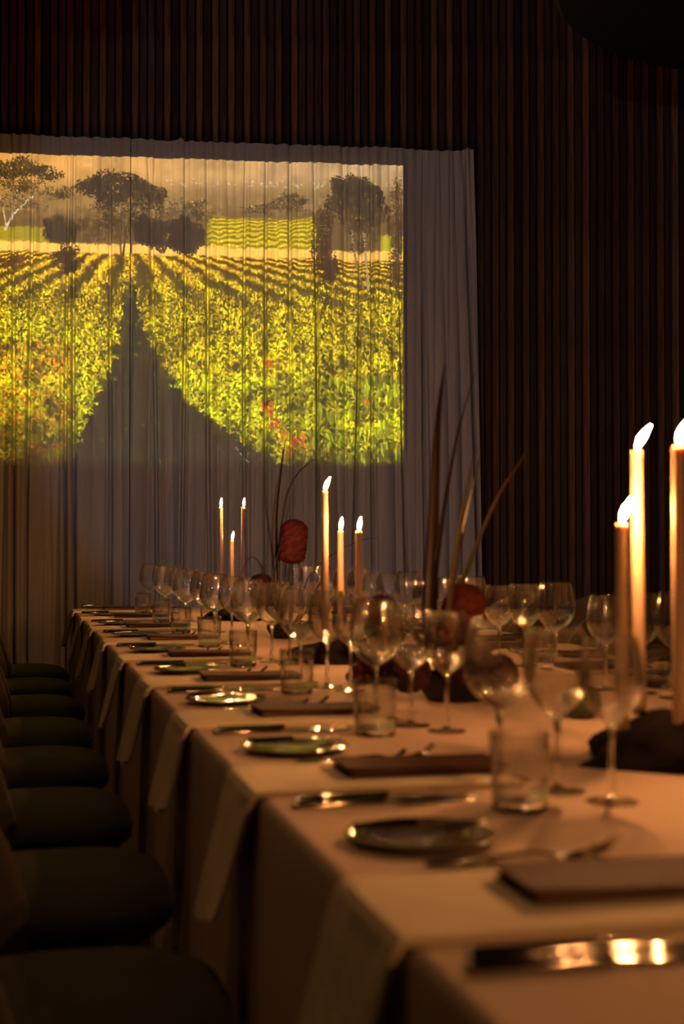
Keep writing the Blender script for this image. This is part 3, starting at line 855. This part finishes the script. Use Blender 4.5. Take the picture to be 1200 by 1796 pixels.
rock('rock', (.640, 1.885, .75), (.145, .105, .040), 5, 'craggy black rock under the nearest candles', [(-.085, .01, .05, .014), (.01, -.03, .06, .045), (.0, .07, .05, .03)])
rock('rock', (.610, .04, .75), (.125, .125, .040), 21, 'black rock under the added candles at the camera end of the table', [(0, 0, .06, .02)])
rock('rock', (.575, 3.745, .75), (.105, .15, .045), 9, 'black rock under the middle candle trio', [(-.04, -.03, .05, .018), (.03, -.1, .05, .02)])
rock('rock', (.600, 5.730, .75), (.105, .14, .045), 13, 'black rock under the farthest candle trio', [(-.05, 0, .05, .01), (.02, .1, .05, .012)])

# ------------------------------------------------------------------ flower arrangements
def bloom(parent, p, ax, ln, rad, m, name='banksia'):
    ax = Vector(ax).normalized()
    Mx = Matrix.Translation(p) @ ax.to_track_quat('Z', 'Y').to_matrix().to_4x4()
    nz_, seg = 34, 44; v = []; f = []
    for i in range(nz_):
        u = i / (nz_ - 1)
        r = rad * (.94 + .06 * math.sin(u * PI))
        if u > .74: r *= math.sqrt(max(0, 1 - ((u - .74) / .26) ** 2)) 
        if u < .16: r *= math.sqrt(max(0, 1 - ((.16 - u) / .17) ** 2))
        r += .0005
        for k in range(seg):
            a = 2 * PI * k / seg
            sp = 1 + .10 * math.sin(a * 11 + i * 1.25) * math.sin(i * 2.1 + a * 3) + .05 * random.uniform(-1, 1)
            v.append(Mx @ Vector((r * sp * math.cos(a), r * sp * math.sin(a), ln * u + .003 * random.uniform(-1, 1))))
    for i in range(nz_ - 1):
        for k in range(seg): f.append((i * seg + k, i * seg + (k + 1) % seg, (i + 1) * seg + (k + 1) % seg, (i + 1) * seg + k))
    q = MB(); q.add(v, f); o = q.build(name, m, parent, smooth='all')
    return o
def strap(parent, pts, w, m, name='flax_leaf', twist=0.0):
    # a folded strap leaf through pts; w = half-width in the middle
    P = [Vector(p) for p in pts]
    C = []
    for i in range(len(P) - 1):
        p0, p1, p2, p3 = P[max(i - 1, 0)], P[i], P[i + 1], P[min(i + 2, len(P) - 1)]
        for t in np.linspace(0, 1, 7)[:-1]:
            t = float(t)
            C.append(.5 * ((2 * p1) + (-p0 + p2) * t + (2 * p0 - 5 * p1 + 4 * p2 - p3) * t * t + (-p0 + 3 * p1 - 3 * p2 + p3) * t ** 3))
    C.append(P[-1]); n = len(C); A = []; B = []
    for i, c in enumerate(C):
        u = i / (n - 1); t = (C[min(i + 1, n - 1)] - C[max(i - 1, 0)]).normalized()
        ref = Vector((math.cos(twist + u * .8), math.sin(twist + u * .8), 0)); a = (ref - t * ref.dot(t)).normalized(); nrm = t.cross(a)
        hw = w * (min(1, .55 + 2 * u)) * max(.03, (1 - u ** 2.2))
        A.append([c - a * hw + nrm * hw * .3, c, c + a * hw + nrm * hw * .3]); d = nrm * .0012
        B.append([p - d for p in A[-1]])
    q = MB(); q.shell(A, B); return q.build(name, m, parent, smooth='all')
S_, C_ = math.sin(YAW), math.cos(YAW)
def rel(lat, dep, z): return (lat * C_ + dep * S_, lat * -S_ + dep * C_, z)     # local axes: across, away, up (metres)
def vessel(parent, r, h):
    lathe_obj('bowl', [(.0002, 0), (r * .72, 0), (r * .80, .004), (r, h * .55), (r * .96, h), (r * .90, h), (r * .92, h * .6), (r * .6, .01), (.0002, .01)], M['vessel'], parent, 28)

a1 = thing('flower_arrangement', 'flower arrangement with tall bronze leaf blades and several red banksias, right of centre', 'flowers', (.575, 2.735, .75), 0, 'table flower arrangements')
vessel(a1, .078, .055)
bloom(a1, rel(-.022, .0, .100), (.42, -.05, 1.0), .14, .041, M['banksia']).location = (.0, 0, 0)
bloom(a1, rel(-.135, .03, .10), (-.25, .05, 1), .11, .038, M['banksia_dark'])
bloom(a1, rel(.0, -.06, .045), (.3, -.5, .8), .085, .042, M['banksia_dark'])
bloom(a1, rel(-.09, -.05, .04), (-.4, -.5, .7), .085, .040, M['banksia_dark'])
bloom(a1, rel(.05, -.01, .035), (.9, -.1, .5), .075, .034, M['banksia_dark'])
LV = [
    ([(-.030, 0, .05), (-.052, .02, .16), (-.042, .05, .35), (-.030, .10, .56), (-.012, .16, .70)], .019, 'blade', .2),
    ([(-.020, .02, .05), (-.040, .04, .20), (-.020, .07, .37), (.010, .12, .53), (.035, .16, .62), (.055, .20, .68)], .014, 'blade', .9),
    ([(-.010, -.02, .05), (-.016, -.03, .18), (.003, -.03, .33), (.020, -.02, .43), (.040, 0, .51)], .010, 'blade_pale', .4),
    ([(-.020, .0, .05), (-.012, .0, .15), (.020, .02, .25), (.085, .05, .40), (.125, .06, .465), (.150, .07, .505)], .013, 'blade_pale', .7),
    ([(-.010, .01, .05), (-.020, .03, .15), (.008, .06, .29), (.040, .10, .42), (.060, .12, .50)], .012, 'blade', 1.1),
    ([(.0, .0, .05), (.020, .0, .16), (.060, .0, .205), (.115, -.01, .215), (.165, -.02, .195), (.225, -.03, .135)], .0035, 'blade_pale', .5),
    ([(-.025, .02, .05), (-.075, .04, .12), (-.12, .05, .19), (-.16, .06, .23)], .012, 'leafgreen', .5),
    ([(.01, -.02, .05), (.06, -.05, .10), (.10, -.07, .11), (.13, -.08, .08)], .014, 'leafgreen', .5)]
for pts, w, m, tw in LV: strap(a1, [rel(*p) for p in pts], w, M[m], twist=tw - YAW)

a2 = thing('flower_arrangement', 'farther flower arrangement with one tall red banksia and thin dark stems, before the curtain', 'flowers', (.607, 4.60, .75), 0, 'table flower arrangements')
vessel(a2, .078, .055)
bloom(a2, rel(.000, 0, .245), (.12, 0, 1), .145, .045, M['banksia'])
bloom(a2, rel(-.085, .02, .10), (-.2, 0, 1), .11, .040, M['banksia_dark'])
q = MB(); q.tube([rel(0, 0, .04), rel(.005, 0, .14), rel(.002, 0, .26)], .008, 8); q.build('flower_stem', M['leafgreen'], a2)
LV2 = [
    ([(-.03, 0, .05), (-.048, .02, .22), (-.050, .03, .40), (-.035, .04, .54), (-.018, .05, .66)], .012, 'blade', .2),
    ([(-.03, 0, .05), (-.038, .01, .25), (-.02, .02, .44), (.015, .03, .53), (.07, .05, .585), (.125, .06, .60)], .0045, 'blade', .4),
    ([(-.04, 0, .05), (-.065, .02, .30), (-.082, .03, .44), (-.086, .04, .55)], .0045, 'blade', .6),
    ([(-.05, 0, .05), (-.09, 0, .22), (-.125, 0, .265), (-.155, 0, .23), (-.175, 0, .16)], .003, 'blade', .6),
    ([(.02, 0, .05), (.06, .01, .20), (.14, .02, .275), (.23, .03, .32), (.29, .03, .33)], .003, 'blade', .6),
    ([(-.02, 0, .05), (-.06, -.05, .15), (-.02, -.02, .35), (.0, -.01, .46)], .005, 'blade', .6),
    ([(.02, .02, .05), (.07, .05, .13), (.11, .06, .20)], .014, 'leafgreen', .5),
    ([(-.03, .02, .05), (-.10, .04, .12), (-.14, .05, .17)], .012, 'leafgreen', .2)]
for pts, w, m, tw in LV2: strap(a2, [rel(*p) for p in pts], w, M[m], twist=tw - YAW)

# dark red grapes trailing on the cloth between the glasses and the middle rock
g = thing('grape_cluster', 'small cluster of dark red grapes lying on the cloth near the middle candles', 'grapes', (.50, 3.13, .75), .3)
r = random.Random(4)
sph = MB(); sph.lathe([(.0001, -.012)] + [(.011 * math.sin(a), -.012 * math.cos(a)) for a in np.linspace(.35, PI - .35, 7)] + [(.0001, .012)], 12)
gm = sph.mesh('grape', M['grape'], 'all')
spots = []
for lay in range(3):
    for x in np.arange(-.045 + .01 * lay, .10 - .02 * lay, .0215):
        for y in (-.022, 0, .022)[: 3 - lay]:
            o = link('grape', gm, g); o.location = (x + r.uniform(-.002, .002), y + lay * .011 + r.uniform(-.002, .002), .0122 + lay * .018); o.rotation_euler = (r.uniform(-.5, .5), r.uniform(-.5, .5), 0)
q = MB(); q.tube([(-.05, 0, .018), (.02, .004, .03), (.10, .0, .026), (.14, .01, .012)], .0022, 6); q.build('stalk', M['blade'], g)

# a dark green fruit lying on the cloth beyond the nearest rock
fr = thing('green_fruit', 'dark green rounded fruit lying on the cloth beyond the nearest rock', 'fruit', (.70, 2.40, .75), .6)
lathe_obj('flesh', [(.0002, .001), (.016, .0005), (.030, .010), (.037, .026), (.034, .044), (.024, .056), (.012, .061), (.005, .060), (.0002, .057)], M['leafgreen'], fr, 28, smooth='all')
q = MB(); q.tube([(0, 0, .056), (.002, 0, .064), (.006, .001, .072)], [.0024, .002, .0024], 8); q.build('stalk', M['blade'], fr)
